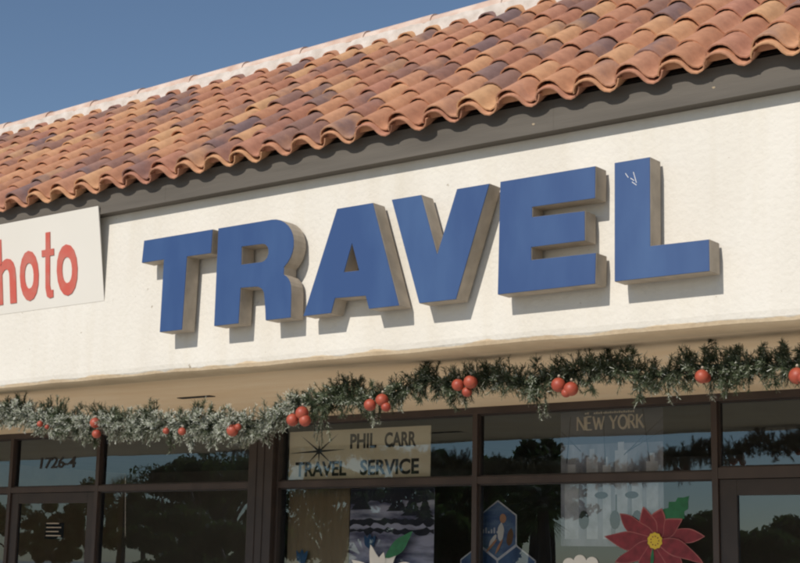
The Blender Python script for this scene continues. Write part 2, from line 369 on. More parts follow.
def s_tile(x, s0, ln, n0, n1, tint, th=.0125, yaw=0.0, roll=0.0, hs=1.0):
    """one S-shaped clay tile: a roll on the left flowing into a pan whose right edge tucks under the next roll"""
    m_ = len(PROF); nrm = []
    for k in range(m_):
        a = PROF[max(k - 1, 0)]; b_ = PROF[min(k + 1, m_ - 1)]; dx, dn = b_[0] - a[0], b_[1] - a[1]; L_ = math.hypot(dx, dn); nrm.append((-dn / L_, dx / L_))
    vs_ = []; st = [0, .04, .5, 1]
    for t in st:
        sc_ = 1.0 - .075 * t; nn = n0 + (n1 - n0) * t
        for shell in (0, 1):
            for k, (px, pn) in enumerate(PROF):
                qx = px * (sc_ if px < .1 else 1); qn = pn * (sc_ if px < .15 else 1) * hs
                if shell: qx -= nrm[k][0] * th; qn -= nrm[k][1] * th
                elif t == 0: qx -= nrm[k][0] * .003; qn -= nrm[k][1] * .003
                vs_.append(P(x + qx + yaw * t * ln, s0 + t * ln, nn + qn + roll * px))
    fs_ = []
    for j in range(len(st) - 1):
        a0 = j * 2 * m_; b0 = (j + 1) * 2 * m_
        for k in range(m_ - 1):
            fs_ += [(a0 + k, a0 + k + 1, b0 + k + 1, b0 + k), (a0 + m_ + k + 1, a0 + m_ + k, b0 + m_ + k, b0 + m_ + k + 1)]
        fs_.append((a0, b0, b0 + m_, a0 + m_)); fs_.append((a0 + m_ - 1, a0 + 2 * m_ - 1, b0 + 2 * m_ - 1, b0 + m_ - 1))
    for k in range(m_ - 1): fs_.append((k, m_ + k, m_ + k + 1, k + 1))
    roof.add(vs_, fs_, tint)
EXPO, ROWS, SP = .322, 9, .297
def rtint(bias=0):
    gr = rt.random()
    return (rt.random(), max(0, min(1, (gr ** 1.1) + bias)), rt.random(), 1)
ncol = int((X1 - X0) / SP)
for c in range(ncol):
    xc = X0 + .15 + c * SP + rt.uniform(-.012, .012)
    for i in range(ROWS + 1):
        s0 = i * EXPO + rt.uniform(-.016, .016) + (.03 if i == 0 else 0)
        s_tile(xc + rt.uniform(-.010, .010), s0, .42 if i < ROWS else .2, .026, .0, rtint(), yaw=rt.uniform(-.02, .02), roll=rt.uniform(-.025, .025), hs=rt.uniform(.90, .98))
    # eave starter course, a little proud of and below the first row
    s_tile(xc + rt.uniform(-.008, .008), rt.uniform(-.012, .008), .2, -.006, -.014, (.6 + rt.uniform(-.2, .3), rt.uniform(.0, .35), .4, 1), hs=.9, th=.012, roll=rt.uniform(-.03, .03))
    # clay closure set back inside the arch of the eave tile
    n = 8; vs_ = [P(xc + math.cos(PI * k / n) * .088, .05, .028 + math.sin(PI * k / n) * .07) for k in range(n + 1)]
    vs_ += [P(xc + math.cos(PI * k / n) * .088, .07, .028 + math.sin(PI * k / n) * .07) for k in range(n + 1)]
    roof.add(vs_, [tuple(range(n + 1)), (0, n, 2 * n + 1, n + 1)], (rt.uniform(0, .3), .2, .4, 1))
rf = part(roof, 'tile_roof', M['tile'], smooth=False, tint=True)
rf.data.polygons.foreach_set('use_smooth', [len(p.vertices) == 4 for p in rf.data.polygons])
try:
    rf.data.set_sharp_from_angle(angle=math.radians(40))
except Exception as ex: print('sharp', ex)
d = MB(); a, b_ = P(0, .10, -.012), P(0, ROWS * EXPO + .2, -.012)
d.add([(X0, a.y, a.z), (X1, a.y, a.z), (X1, b_.y, b_.z), (X0, b_.y, b_.z), (X0, b_.y + .2, 4.6), (X1, b_.y + .2, 4.6), (X0, .0, 4.6), (X1, .0, 4.6)],
      [(0, 1, 2, 3), (3, 2, 5, 4), (0, 6, 7, 1)])
part(d, 'roof_deck', M['deck'], parent=rf)
# white mortar fillet and whitewashed cap tiles along the top
top = P(0, ROWS * EXPO + .03, 0)
mo = MB(); n_ = 460; vs_ = []; fs_ = []
for i in range(n_ + 1):
    x = X0 + (X1 - X0) * i / n_
    wv = .012 * math.sin(x * 2 * PI / SP + 1.0) + rt.uniform(-.008, .008)
    for (y, z) in ((-.03 + wv, .05), (-.015 + wv * .6, .12 + wv), (.0 + wv * .5, .19), (.06, .235), (.22, .24)):
        vs_.append((x, top.y + y, top.z + z))
for i in range(n_):
    for k in range(4): fs_.append((i * 5 + k, (i + 1) * 5 + k, (i + 1) * 5 + k + 1, i * 5 + k + 1))
mo.add(vs_, fs_); part(mo, 'mortar_ridge', M['mortar'], parent=rf, smooth=True)
cp = MB(); x = X0
while x < X1:
    L_ = .78 + rt.uniform(-.03, .03); r0, r1 = .128, .118; vs_ = []; fs_ = []
    for t in (0, 1):
        rr = r0 + (r1 - r0) * t + .0
        for k in range(11):
            a = PI * k / 10
            vs_.append((x + L_ * (1 - t) + .04, top.y + .13 - math.cos(a) * rr, top.z + .178 + math.sin(a) * rr * .85 + (.008 if t == 0 else 0)))
    for k in range(10): fs_.append((k, k + 1, k + 12, k + 11))
    fs_.append(tuple(range(11)))
    cp.add(vs_, fs_); x += L_ - .03
part(cp, 'ridge_cap', M['capt'], parent=rf)

# ------------------------------------------------------------------ storefront
def gx(r): return r * 8 * 1.38
FD = .11; YB = YG + FD                                # frame face and back
mull = dict(a=-14.19, b=-12.70, d=-7.69, e=-5.365)
ZH0, ZH1 = 2.955, ZS + .0005                           # head member
ZT0, ZT1 = 2.336, 2.398                               # transom bar
fr = MB()
fr.box(X0 + .5, X1 - .5, YG, YB, ZH0, ZH1)             # head
PX0, PX1 = -10.36, -10.04
for k, x in mull.items(): fr.box(x, x + .052, YG - .001, YB, .16, ZH0)
fr.box(-3.0, -2.948, YG - .001, YB, .16, ZH0)
fr.box(-1.0, -.948, YG - .001, YB, .16, ZH0); fr.box(1.5, 1.552, YG - .001, YB, .16, ZH0)
fr.box(-17.0, -16.948, YG - .001, YB, .16, ZH0)
xs = [X0 + .5, -17.0, mull['a'], mull['b'], PX0, PX1, mull['d'], mull['e'], -3.0, -1.0, 1.5, X1 - .5]
segs = []                                             # clear openings between uprights
ups = [(X0 + .4, X0 + .5), (-17.0, -16.948), (mull['a'], mull['a'] + .052), (mull['b'], mull['b'] + .052), (PX0, PX1), (mull['d'], mull['d'] + .052),
       (mull['e'], mull['e'] + .052), (-3.0, -2.948), (-1.0, -.948), (1.5, 1.552), (X1 - .5, X1 - .4)]
for i in range(len(ups) - 1): segs.append((ups[i][1], ups[i + 1][0]))
doors = {2: 'left', 6: 'right'}
for i, (a, b_) in enumerate(segs):
    fr.box(a, b_, YG + .002, YB - .002, ZT0, ZT1 + (.028 if i == 6 else 0))
    if i not in doors: fr.box(a, b_, YG + .002, YB - .002, .16, .26)
fr.box(X0 + .5, X1 - .5, YG + .001, YB, .13, .16)
part(fr, 'storefront_frame', M['frame'], bevel=.002)
pr = MB(); pr.box(PX0, PX1, YG - .06, YB + .05, .13, ZH0)                   # wide bronze pier with grooves
pr.box(PX0 + .10, PX0 + .112, YG - .068, YG - .061, .13, ZH0); pr.box(PX0 + .2, PX0 + .212, YG - .068, YG - .061, .13, ZH0)
pr.box(PX1 + .001, PX1 + .03, YG + .0, YB, .13, ZH0 - .001)
part(pr, 'pier', M['frame2'], bevel=.003)
panes = []
for i, (a, b_) in enumerate(segs):
    lo = .26
    beads = MB(); t = .014; zt = ZT1 + (.028 if i == 6 else 0)
    rects = [(zt, ZH0)] + ([] if i in doors else [(lo, ZT0)])
    for (z0, z1) in rects:
        bd = MB(); y0, y1 = YG + .03, YG + .075
        bd.box(a + .0005, a + t, y0, y1, z0, z1); bd.box(b_ - t, b_ - .0005, y0, y1, z0, z1)
        bd.box(a + t, b_ - t, y0, y1, z1 - t, z1 - .0005); bd.box(a + t, b_ - t, y0, y1, z0 + .0005, z0 + t)
        wn = part(bd, 'window', M['frame2'])
        pn = MB(); pn.add([(a + .01, YG + .055, z0 + .01), (b_ - .01, YG + .055, z0 + .01), (b_ - .01, YG + .055, z1 - .01), (a + .01, YG + .055, z1 - .01)], [(0, 1, 2, 3)])
        pane = part(pn, 'pane', M['glass'], parent=wn)
        if i == 2:
            nm = text('street_number', '1726-4', M['black'], -13.71, -13.10, 2.606, 2.735, YG + .05, bold=.018, thick=.001, shear=.08)
            nm.parent = wn; nm.location = (0, 0, 0)
    if i in doors:
        dr = MB(); y0, y1 = YG + .02, YG + .07; st = .15 if i == 6 else .13; zr = 2.205 if i == 6 else 2.215
        dr.box(a + .004, a + st, y0, y1, .15, ZT0 - .004); dr.box(b_ - st, b_ - .004, y0, y1, .15, ZT0 - .004)
        dr.box(a + st, b_ - st, y0, y1, zr, ZT0 - .004); dr.box(a + st, b_ - st, y0, y1, .15, .40)
        dd = part(dr, 'door', M['frame2'], bevel=.003)
        pn = MB(); pn.add([(a + st - .01, YG + .045, .39), (b_ - st + .01, YG + .045, .39), (b_ - st + .01, YG + .045, zr + .01), (a + st - .01, YG + .045, zr + .01)], [(0, 1, 2, 3)])
        part(pn, 'pane', M['glass'], parent=dd)
        hd = MB(); hx = b_ - st / 2
        hd.tube([(hx, y0, .95), (hx, y0 - .06, .95), (hx, y0 - .06, 1.25), (hx, y0, 1.25)], .012)
        part(hd, 'handle', M['return'], parent=dd)
# side walls and interior shell
for xa in (X0, X1 - .4):
    sh = MB(); sh.box(xa, xa + .4, .3, 9, 0, ZS); part(sh, 'end_wall', M['stucco'])
rm = MB()
rm.box(X0 + .41, X1 - .41, 8.8, 8.9, .13, 3.0); rm.box(PX0 + .1, PX0 + .2, YB + .06, 8.8, .13, 3.0)
rm.box(X0 + .41, X1 - .41, YB + .03, 8.9, 3.0, 3.05)
part(rm, 'interior_wall', M['room'])
rm = MB(); rm.box(X0 + .41, X1 - .41, YB + .01, 8.79, .10, .14)
part(rm, 'interior_floor', M['roomfloor'])

# ------------------------------------------------------------------ TRAVEL letters
ZT, ZB = 4.062, 3.322
LT = {}
LT['T'] = ([(-8.606, ZT), (-8.619, 3.888), (-8.372, 3.888), (-8.377, ZB), (-8.139, ZB), (-8.122, 3.884), (-7.867, 3.882), (-7.861, ZT)], None)
def arcpts(cx, cz, rx, rz, a0, a1, n): return [(cx + rx * math.cos(math.radians(a0 + (a1 - a0) * k / n)), cz + rz * math.sin(math.radians(a0 + (a1 - a0) * k / n))) for k in range(n + 1)]
LT['R'] = ([(-7.799, ZT), (-7.799, ZB), (-7.553, ZB), (-7.546, 3.585)] + arcpts(-7.40, 3.50, .095, .08, 90, 0, 5) + [(-7.290, 3.40), (-7.283, ZB), (-7.044, ZB), (-7.046, 3.50)]
           + arcpts(-7.17, 3.52, .122, .13, 15, 68, 4) + arcpts(-7.262, 3.858, .224, .204, -52, 90, 12), [(-7.552, 3.896)] + arcpts(-7.345, 3.824, .066, .068, 88, -88, 7) + [(-7.548, 3.758)])
LT['A'] = ([(-6.64, ZT), (-6.922, ZB), (-6.669, ZB), (-6.637, 3.424), (-6.362, 3.416), (-6.330, ZB), (-6.072, ZB), (-6.32, ZT)], [(-6.496, 3.80), (-6.425, 3.597), (-6.562, 3.60)])
LT['V'] = ([(-6.153, ZT), (-5.902, ZB), (-5.604, ZB), (-5.35, ZT), (-5.606, ZT), (-5.761, 3.634), (-5.903, ZT)], None)
LT['E'] = ([(-5.262, ZT), (-5.275, ZB), (-4.562, ZB), (-4.556, 3.512), (-5.024, 3.518), (-5.024, 3.603), (-4.634, 3.601), (-4.634, 3.786), (-5.019, 3.796), (-5.019, 3.864), (-4.560, 3.860), (-4.557, ZT)], None)
LT['L'] = ([(-4.420, ZT), (-4.425, ZB), (-3.800, ZB), (-3.800, 3.508), (-4.183, 3.512), (-4.179, ZT)], None)
def fill(outer, hole, y):
    """bmesh of a flat face with an optional hole"""
    bm = bmesh.new(); es = []
    for lp in ([outer] + ([hole] if hole else [])):
        vv = [bm.verts.new((x, y, z)) for x, z in lp]
        es += [bm.edges.new((vv[i], vv[(i + 1) % len(vv)])) for i in range(len(vv))]
    bmesh.ops.triangle_fill(bm, edges=es, use_beauty=True, use_dissolve=False)
    for f in bm.faces:
        f.normal_update()
        if f.normal.y > 0: f.normal_flip()
    return bm
YF, YK = -.162, -.03
desc = {'T': 'leftmost big blue channel letter, the T, on the white wall', 'R': 'big blue channel letter R with a rounded bowl on the white wall',
        'A': 'big blue channel letter A with a small triangular opening', 'V': 'big blue channel letter V, pointed downwards, on the white wall',
        'E': 'big blue channel letter E with three arms on the white wall', 'L': 'rightmost big blue channel letter, the L, with a small white scratch'}
for k, (outer, hole) in LT.items():
    x0 = sum(p[0] for p in outer) / len(outer)
    root = empty('sign_letter', (x0, 0, ZB))
    tag(root, desc[k], 'sign letter', 'blue letters spelling TRAVEL')
    inv = Matrix.Translation(root.location).inverted()
    bm = fill(outer, hole, YF); r2 = bmesh.ops.extrude_face_region(bm, geom=list(bm.faces))
    vv = [e for e in r2['geom'] if isinstance(e, bmesh.types.BMVert)]
    for v in vv: v.co.y = YF + .006
    bmesh.ops.recalc_face_normals(bm, faces=bm.faces)
    me = bpy.data.meshes.new('face'); bm.to_mesh(me); bm.free(); me.materials.append(M['blue'])
    o = bpy.data.objects.new('face', me); col.objects.link(o); o.parent = root; o.matrix_parent_inverse = inv
    rb = MB()
    for lp in ([outer] + ([hole] if hole else [])):
        n = len(lp)
        cx = sum(p[0] for p in lp) / n
        for i in range(n):
            (xa, za), (xb, zb) = lp[i], lp[(i + 1) % n]
            rb.add([(xa, YF + .0062, za), (xb, YF + .0062, zb), (xb, YK, zb), (xa, YK, za)], [(0, 1, 2, 3)])
    o = rb.build('return', M['return'], root); o.matrix_parent_inverse = inv
    sm = o.modifiers.new('thick', 'SOLIDIFY'); sm.thickness = .004; sm.offset = 0
    # back plate and mounting studs
    bm = fill([(x, z) for x, z in outer], hole, YK); me = bpy.data.meshes.new('back_plate'); bm.to_mesh(me); bm.free(); me.materials.append(M['return'])
    o = bpy.data.objects.new('back_plate', me); col.objects.link(o); o.parent = root; o.matrix_parent_inverse = inv
    for (sx, sz) in ((outer[0][0] + .08, ZT - .08), (outer[-1][0] - .08, ZT - .08) if k not in 'LR' else (outer[0][0] + .08, ZB + .1)):
        st = MB(); st.tube([(sx, YK + .001, sz), (sx, .004, sz)], .01); o = st.build('stud', M['return'], root); o.matrix_parent_inverse = inv
    if k == 'L':
        sb = MB()
        for (a, b_, c, d_) in ((-4.345, 3.985, -4.325, 3.955), (-4.31, 3.95, -4.285, 3.93), (-4.3, 3.925, -4.27, 3.90), (-4.29, 3.985, -4.27, 3.915)):
            sb.tube([(a, YF - .001, b_), (c, YF - .001, d_)], .002, 5)
        o = sb.build('scratch', M['white'], root); o.matrix_parent_inverse = inv

# ------------------------------------------------------------------ photo board on the left
bx0, bx1 = -12.2, -9.215
r = empty('photo_sign_board', (-10.7, 0, 3.66)); tag(r, 'white board with faded red narrow lettering leaning out under the eave', 'sign board')
inv = Matrix.Translation(r.location).inverted()
bb = MB(); zt, zb = 4.43, 3.665
yt, yb = -.125, -.003
bb.add([(bx0, yt, zt), (bx1, yt, zt), (bx1, yb, zb), (bx0, yb, zb), (bx0, yt + .012, zt), (bx1, yt + .012, zt), (bx1, yb + .002, zb), (bx0, yb + .002, zb)],
       [(3, 2, 1, 0), (4, 5, 6, 7), (0, 1, 5, 4), (1, 2, 6, 5), (2, 3, 7, 6), (3, 0, 4, 7)])
o = bb.build('panel', M['board'], r); o.matrix_parent_inverse = inv
def yb_at(z): return yt + (yb - yt) * (zt - z) / (zt - zb)
def glyph(ch, p0, p1, zb_, zt_, sh_):
    xa = at(p0, 280, -.07).x; xb = at(p1, 280, -.07).x
    o = text('lettering', ch, M['red'], xa, xb, zb_, zt_, 0, bold=.022, thick=.003, shear=.0)
    for v in o.data.vertices: v.co.y += yb_at(v.co.z) - .004; v.co.x += sh_ * (v.co.z - zb_)
    o.parent = r; o.matrix_parent_inverse = inv
for ch, p0, p1, zt_ in (('P', -31, -11, 4.30), ('h', -6, 13.5, 4.30), ('o', 17.5, 36, 4.165), ('t', 39.5, 51.5, 4.30), ('o', 54, 74.5, 4.165)):
    if ch != 't': glyph(ch, p0, p1, 3.745, zt_, .045)
tb_ = MB(); xa = at(39.5, 280, -.07).x; xb = at(51.5, 280, -.07).x; wt = xb - xa
tp_ = [(.36, 1.0), (.33, .74), (.0, .74), (.0, .64), (.30, .64), (.24, .16), (.34, .03), (.56, 0), (.86, .01), (.86, .12), (.66, .12), (.60, .2), (.66, .64), (1.0, .64), (1.0, .74), (.70, .74), (.72, 1.0)]
n = len(tp_); vv = [(xa + u * wt + .03 * v, yb_at(3.745 + v * .545) - .0075, 3.745 + v * .545) for u, v in tp_]
tb_.add(vv + [(x, y + .006, z) for x, y, z in vv], [tuple(range(n))] + [(i, i + n, (i + 1) % n + n, (i + 1) % n) for i in range(n)])
o = tb_.build('lettering', M['red'], r); o.matrix_parent_inverse = inv

# ------------------------------------------------------------------ sign and posters behind the glass
YS = YG + .112
def ptz(px, py, Y): p = at(px, py, Y); return (p.x, p.z)
r = empty('agency_sign', (-9.1, YS, 2.38)); tag(r, 'cream window sign reading PHIL CARR TRAVEL SERVICE with a black starburst', 'sign')
inv = Matrix.Translation(r.location).inverted()
b = MB(); b.box(-9.975, -8.235, YS, YS + .006, 2.402, 2.888); o = b.build('panel', M['signplastic'], r); o.matrix_parent_inverse = inv
for (t_, xa, xb, za, zb) in (('PHIL', -9.195, -8.875, 2.700, 2.842), ('CARR', -8.775, -8.402, 2.700, 2.842), ('TRAVEL', -9.885, -9.235, 2.444, 2.588), ('SERVICE', -9.065, -8.365, 2.444, 2.590)):
    o = text('lettering', t_, M['black'], xa, xb, za, zb, YS - .002, bold=.03, thick=.001); o.parent = r; o.matrix_parent_inverse = inv
b = MB(); sx, sz = -9.585, 2.688
for (dx, dz) in ((-.24, .16), (.245, .165), (-.16, -.13), (.17, -.13), (-.40, -.012), (.34, .01), (0, .12), (0, -.11)):
    L_ = math.hypot(dx, dz); nx_, nz_ = -dz / L_ * .011, dx / L_ * .011
    b.add([(sx + nx_, YS - .003, sz + nz_), (sx - nx_, YS - .003, sz - nz_), (sx + dx, YS - .003, sz + dz)], [(0, 1, 2)])
b.prism([(sx + .028 * math.cos(k * PI / 6), sz + .028 * math.sin(k * PI / 6)) for k in range(12)], YS - .004, YS - .0032)
o = b.build('starburst', M['black'], r); o.matrix_parent_inverse = inv

# tan curtain panel
b = MB(); n_ = 60; vs_ = []; fs_ = []
for i in range(n_ + 1):
    x = -9.985 + (.78) * i / n_; y = YS + .03 + .006 * math.sin(i * .9) + .004 * math.sin(i * .37)
    vs_ += [(x, y, .2), (x, y, 2.33)]
for i in range(n_): fs_.append((2 * i, 2 * i + 2, 2 * i + 3, 2 * i + 1))
b.add(vs_, fs_); o = b.build('curtain_panel', M['curtain'], smooth=True); tag(o, 'plain tan curtain panel below the cream window sign', 'curtain')
sm = o.modifiers.new('t', 'SOLIDIFY'); sm.thickness = .003

# snowy scene poster
def quadstrip(mb, pts, y): mb.add([(x, y, z) for x, z in pts], [tuple(range(len(pts)))])
def thin(mb, pts, y, t=.0012):
    n = len(pts); mb.prism(pts, y, y + t)
YP = YS + .02
r = empty('snow_poster', (-8.7, YP, .9)); tag(r, 'purple grey poster of a snowy landscape with dark trees in the window', 'poster'); inv = Matrix.Translation(r.location).inverted()
def pb(mb, name, m, **k):
    o = mb.build(name, m, r, **k); o.matrix_parent_inverse = inv; return o
b = MB(); b.box(-9.19, -8.195, YP, YP + .004, .9, 2.318); pb(b, 'sheet', M['plav'])
rr = random.Random(4)
b = MB()
for (z0, z1) in ((2.19, 2.316), (1.98, 2.035), (1.90, 1.945)):
    n = 24; pts = [(-9.188 + .991 * i / n, z0 + rr.uniform(-.022, .022)) for i in range(n + 1)] + [(-8.197 - .991 * i / n, z1 + (rr.uniform(-.015, .015) if z1 < 2.3 else 0)) for i in range(n + 1)]
    thin(b, pts, YP - .002)
for cx, cz, h in ((-8.45, 2.08, .22), (-8.30, 2.02, .26), (-8.62, 2.13, .17), (-9.05, 2.15, .15)):
    for k in range(6):
        z = cz + h * (1 - k / 6) * .9; w2 = .02 + .022 * k
        thin(b, [(cx - w2, z - .05), (cx + w2, z - .05), (cx, z + .03)], YP - .0035 - k * .0013, .001)
pb(b, 'dark_woods', M['pnight'])

# ---- painted flower helper (flower paintings cut from card, fixed behind the pane)
def petal(mb, cx, cz, ang, ln, wd, y, wav=0):
    n = 12; L1 = []; L2 = []
    for i in range(n + 1):
        t = i / n; s_ = 2.25 * t ** .75 * (1 - t) ** .95 * wd * .5 * (1 + .12 * math.sin(9 * t + ang * 5))
        bend = wav * math.sin(PI * t) 
        px, pz = t * ln, bend
        for sg, L_ in ((1, L1), (-1, L2)):
            qx, qz = px, pz + sg * s_
            L_.append((cx + qx * math.cos(ang) - qz * math.sin(ang), cz + qx * math.sin(ang) + qz * math.cos(ang)))
    pts = L2 + L1[::-1][1:-1]
    mb.prism(pts, y, y + .0002)
YW = YG + .050
r = empty('white_flower_painting', (-8.6, YW, 1.2)); tag(r, 'painted white flower with green leaf on the window below the agency sign', 'window painting'); inv = Matrix.Translation(r.location).inverted()
b = MB(); fx, fz = ptz(384, 573, YW)
for k, (a, ln, wd) in enumerate(((160, .42, .17), (12, .40, .17), (58, .30, .17), (120, .33, .17), (205, .36, .18), (-20, .36, .18), (-60, .36, .2), (-120, .36, .2), (90, .22, .14))):
    petal(b, fx, fz - .03, math.radians(a), ln, wd, YW - .0013 * k, .03)
pb(b, 'petals', M['white'])
b = MB(); lx_, lz_ = ptz(386, 556, YW); petal(b, lx_, lz_ - .02, math.radians(38), .40, .17, YW - .017, -.01); pb(b, 'leaf', M['green'])
b = MB(); b.prism([(fx + .05 * math.cos(k * PI / 6), fz - .04 + .05 * math.sin(k * PI / 6)) for k in range(12)], YW - .0155, YW - .0145); pb(b, 'flower_centre', M['yellow'])
for (px, py, s_, lab) in ((298, 557, .15, 'small painted blue flower in the left corner of the agency window'), (366, 541, .14, 'small painted blue flower above the white painted flower')):
    fx2, fz2 = ptz(px, py, YW); b = MB()
    for k in range(3): petal(b, fx2, fz2 - .07, math.radians(62 + 28 * k), s_, .085, YS - .006 - .0013 * k)
    o = b.build('blue_flower_painting', M['pblue']); tag(o, lab, 'window painting', 'small blue painted flowers')

# ---- hexagonal picture panels
YX = YS + .05
def hexpts(cx, cz, R_): return [(cx + R_ * .88 * math.cos(math.radians(30 + 60 * k)), cz + R_ * math.sin(math.radians(30 + 60 * k))) for k in range(6)]
hx, hz = ptz(497.5, 530, YX); RH = .262
dxh = RH * .88 * math.cos(math.radians(30)) * 2
cells = [(hx, hz, 'M', 'hexagonal blue window picture with a small pale seated figure'),
         (hx + dxh / 2, hz - RH * 1.5, 'S', 'hexagonal plain blue window picture low on the right of the figure picture'),
         (hx - dxh / 2, hz - RH * 1.5, 'D', 'hexagonal plain blue window picture partly behind the dark mullion')]
for (cx, cz, kk, lab) in cells:
    r = empty('hexagon_picture', (cx, YX, cz - RH)); tag(r, lab, 'picture', 'hexagonal window pictures'); inv = Matrix.Translation(r.location).inverted()
    b = MB(); b.prism(hexpts(cx, cz, RH), YX + .003, YX + .012); pb(b, 'backing', M['ptower'])
    b = MB(); b.prism(hexpts(cx, cz, RH - .014), YX, YX + .0028); pb(b, 'picture', M['skyblue'] if kk != 'M' else M['deepblue'])
    if kk == 'M':
        b = MB()
        petal(b, cx + .03, cz - .10, math.radians(86), .17, .10, YX - .002); petal(b, cx - .01, cz - .04, math.radians(235), .14, .06, YX - .0035); pb(b, 'white_dress', M['white'])
        b = MB(); b.prism([(cx + .06 + .035 * math.cos(k * PI / 5), cz + .10 + .042 * math.sin(k * PI / 5)) for k in range(10)], YX - .005, YX - .004); pb(b, 'head', M['skin']); b = MB()
        petal(b, cx + .0, cz - .08, math.radians(225), .17, .035, YX - .0065); petal(b, cx + .06, cz - .08, math.radians(240), .16, .035, YX - .0078); pb(b, 'figure', M['skin'])
        b = MB(); petal(b, cx + .12, cz - .14, math.radians(80), .16, .10, YX - .0015); pb(b, 'chair', M['brownp'])
        b = MB()
        for q in range(7): b.box(cx - .19 + q * .03, cx - .175 + q * .03, YX - .0016, YX - .0005, cz - .03, cz - .01 + .015 * (q % 3))
        pb(b, 'skyline', M['ptower'])

# ---- NEW YORK poster
YN = YS + .012
r = empty('city_poster', (-6.35, YN, 2.1)); tag(r, 'tall grey poster with pale towers and NEW YORK along its top', 'poster'); inv = Matrix.Translation(r.location).inverted()
nx0, nx1 = -6.842, -5.858
b = MB(); b.box(nx0, nx1, YN, YN + .004, 1.80, 2.945); pb(b, 'sheet', M['pgrey'])
b = MB()
for (a, b_, z) in ((.04, .18, 2.42), (.26, .37, 2.55), (.42, .50, 2.48), (.54, .66, 2.60), (.70, .80, 2.36), (.84, .95, 2.50)):
    xa, xb = nx0 + a * .984, nx0 + b_ * .984; b.box(xa, xb, YN - .0015, YN - .0003, 1.86, z)
    b.box(xa + .03, xb - .03, YN - .0015, YN - .0003, z + .0005, z + .07)
pb(b, 'towers', M['ptower'])
b = MB(); b.box(nx0 + .001, nx1 - .001, YN - .0002, YN - .0001, 2.66, 2.944); pb(b, 'sky_band', M['pskyband'])
b = MB()
for ax_ in (.40, .69):
    b = MB(); b.prism([(nx0 + ax_ + .065 * math.cos(k * PI / 6), 2.225 + .03 * math.sin(k * PI / 6)) for k in range(12)], YN - .003, YN - .002); pb(b, 'street_lamp', M['pdark'])
b = MB(); b.box(nx0 + .535, nx0 + .549, YN - .003, YN - .002, 1.95, 2.23); pb(b, 'lamp_post', M['pdark']); b = MB()
for ax_ in (.23, .53, .74):
    b.prism([(nx0 + ax_ + .05 * math.cos(k * PI / 6), 2.02 + .08 * math.sin(k * PI / 6)) for k in range(12)], YN - .0045, YN - .0035); pb(b, 'street_lamp', M['pdark']); b = MB()
b = MB()
for (xa, za, xb, zb) in ((0, 2.78, .20, 2.60), (.984, 2.86, .62, 2.56), (.984, 2.76, .64, 2.58), (.42, 2.94, .44, 2.5), (.80, 2.94, .86, 2.5), (.1, 2.9, .06, 2.5)):
    b.tube([(nx0 + xa, YN - .003, za), (nx0 + xb, YN - .003, zb)], .004, 5)
pb(b, 'cables', M['pdark'])
# thin serif lettering drawn with strokes
G = {'N': [[(0, 0), (0, 1)], [(0, 1), (.8, 0)], [(.8, 0), (.8, 1)]], 'E': [[(0, 0), (0, 1)], [(0, 1), (.55, 1)], [(0, .52), (.45, .52)], [(0, 0), (.6, 0)]],
     'W': [[(0, 1), (.3, 0)], [(.3, 0), (.55, .9)], [(.55, .9), (.85, 0)], [(.85, 0), (1.15, 1)]], 'Y': [[(0, 1), (.38, .48)], [(.76, 1), (.38, .48)], [(.38, .48), (.38, 0)]],
     'O': [[(.45 + .45 * math.cos(k * PI / 8), .5 + .5 * math.sin(k * PI / 8)) for k in range(17)]],
     'R': [[(0, 0), (0, 1)], [(0, 1), (.35, 1), (.52, .86), (.5, .62), (.32, .5), (0, .5)], [(.28, .5), (.65, 0)]], 'K': [[(0, 0), (0, 1)], [(.6, 1), (.02, .45)], [(.2, .6), (.7, 0)]]}
WD = {'N': .8, 'E': .6, 'W': 1.15, 'Y': .76, 'O': .9, 'R': .66, 'K': .7, ' ': .25}
H_ = .112; wtot = sum(WD[c] + .2 for c in 'NEW YORK') - .2; sc_x = (.640) / wtot
b = MB(); x = -6.672
for ch in 'NEW YORK':
    if ch != ' ':
        for si, st in enumerate(G[ch]):
            wdt = .0105 if (ch, si) in (('N', 1), ('W', 0), ('W', 2), ('Y', 0), ('E', 0), ('R', 0), ('K', 0), ('K', 2), ('R', 2), ('O', 0), ('Y', 2)) else .0065
            b.tube([(x + u * sc_x, YN - .006, 2.782 + v * H_) for u, v in st], wdt, 6)
        for (u, v) in ((0, 0), (0, 1)):
            if ch in 'NERK' and not (ch == 'N' and v == 1): b.box(x + (u - .1) * sc_x, x + (u + .1) * sc_x, YN - .009, YN - .005, 2.782 + v * H_ - .003, 2.782 + v * H_ + .003)
    x += (WD[ch] + .2) * sc_x
for k in range(22):
    if k in (2, 3): continue
    b.box(-6.60 + k * .022, -6.60 + k * .022 + .016, YN - .004, YN - .0005, 2.915, 2.915 + .014 + .004 * (k % 2))
pb(b, 'lettering', M['ptext'])

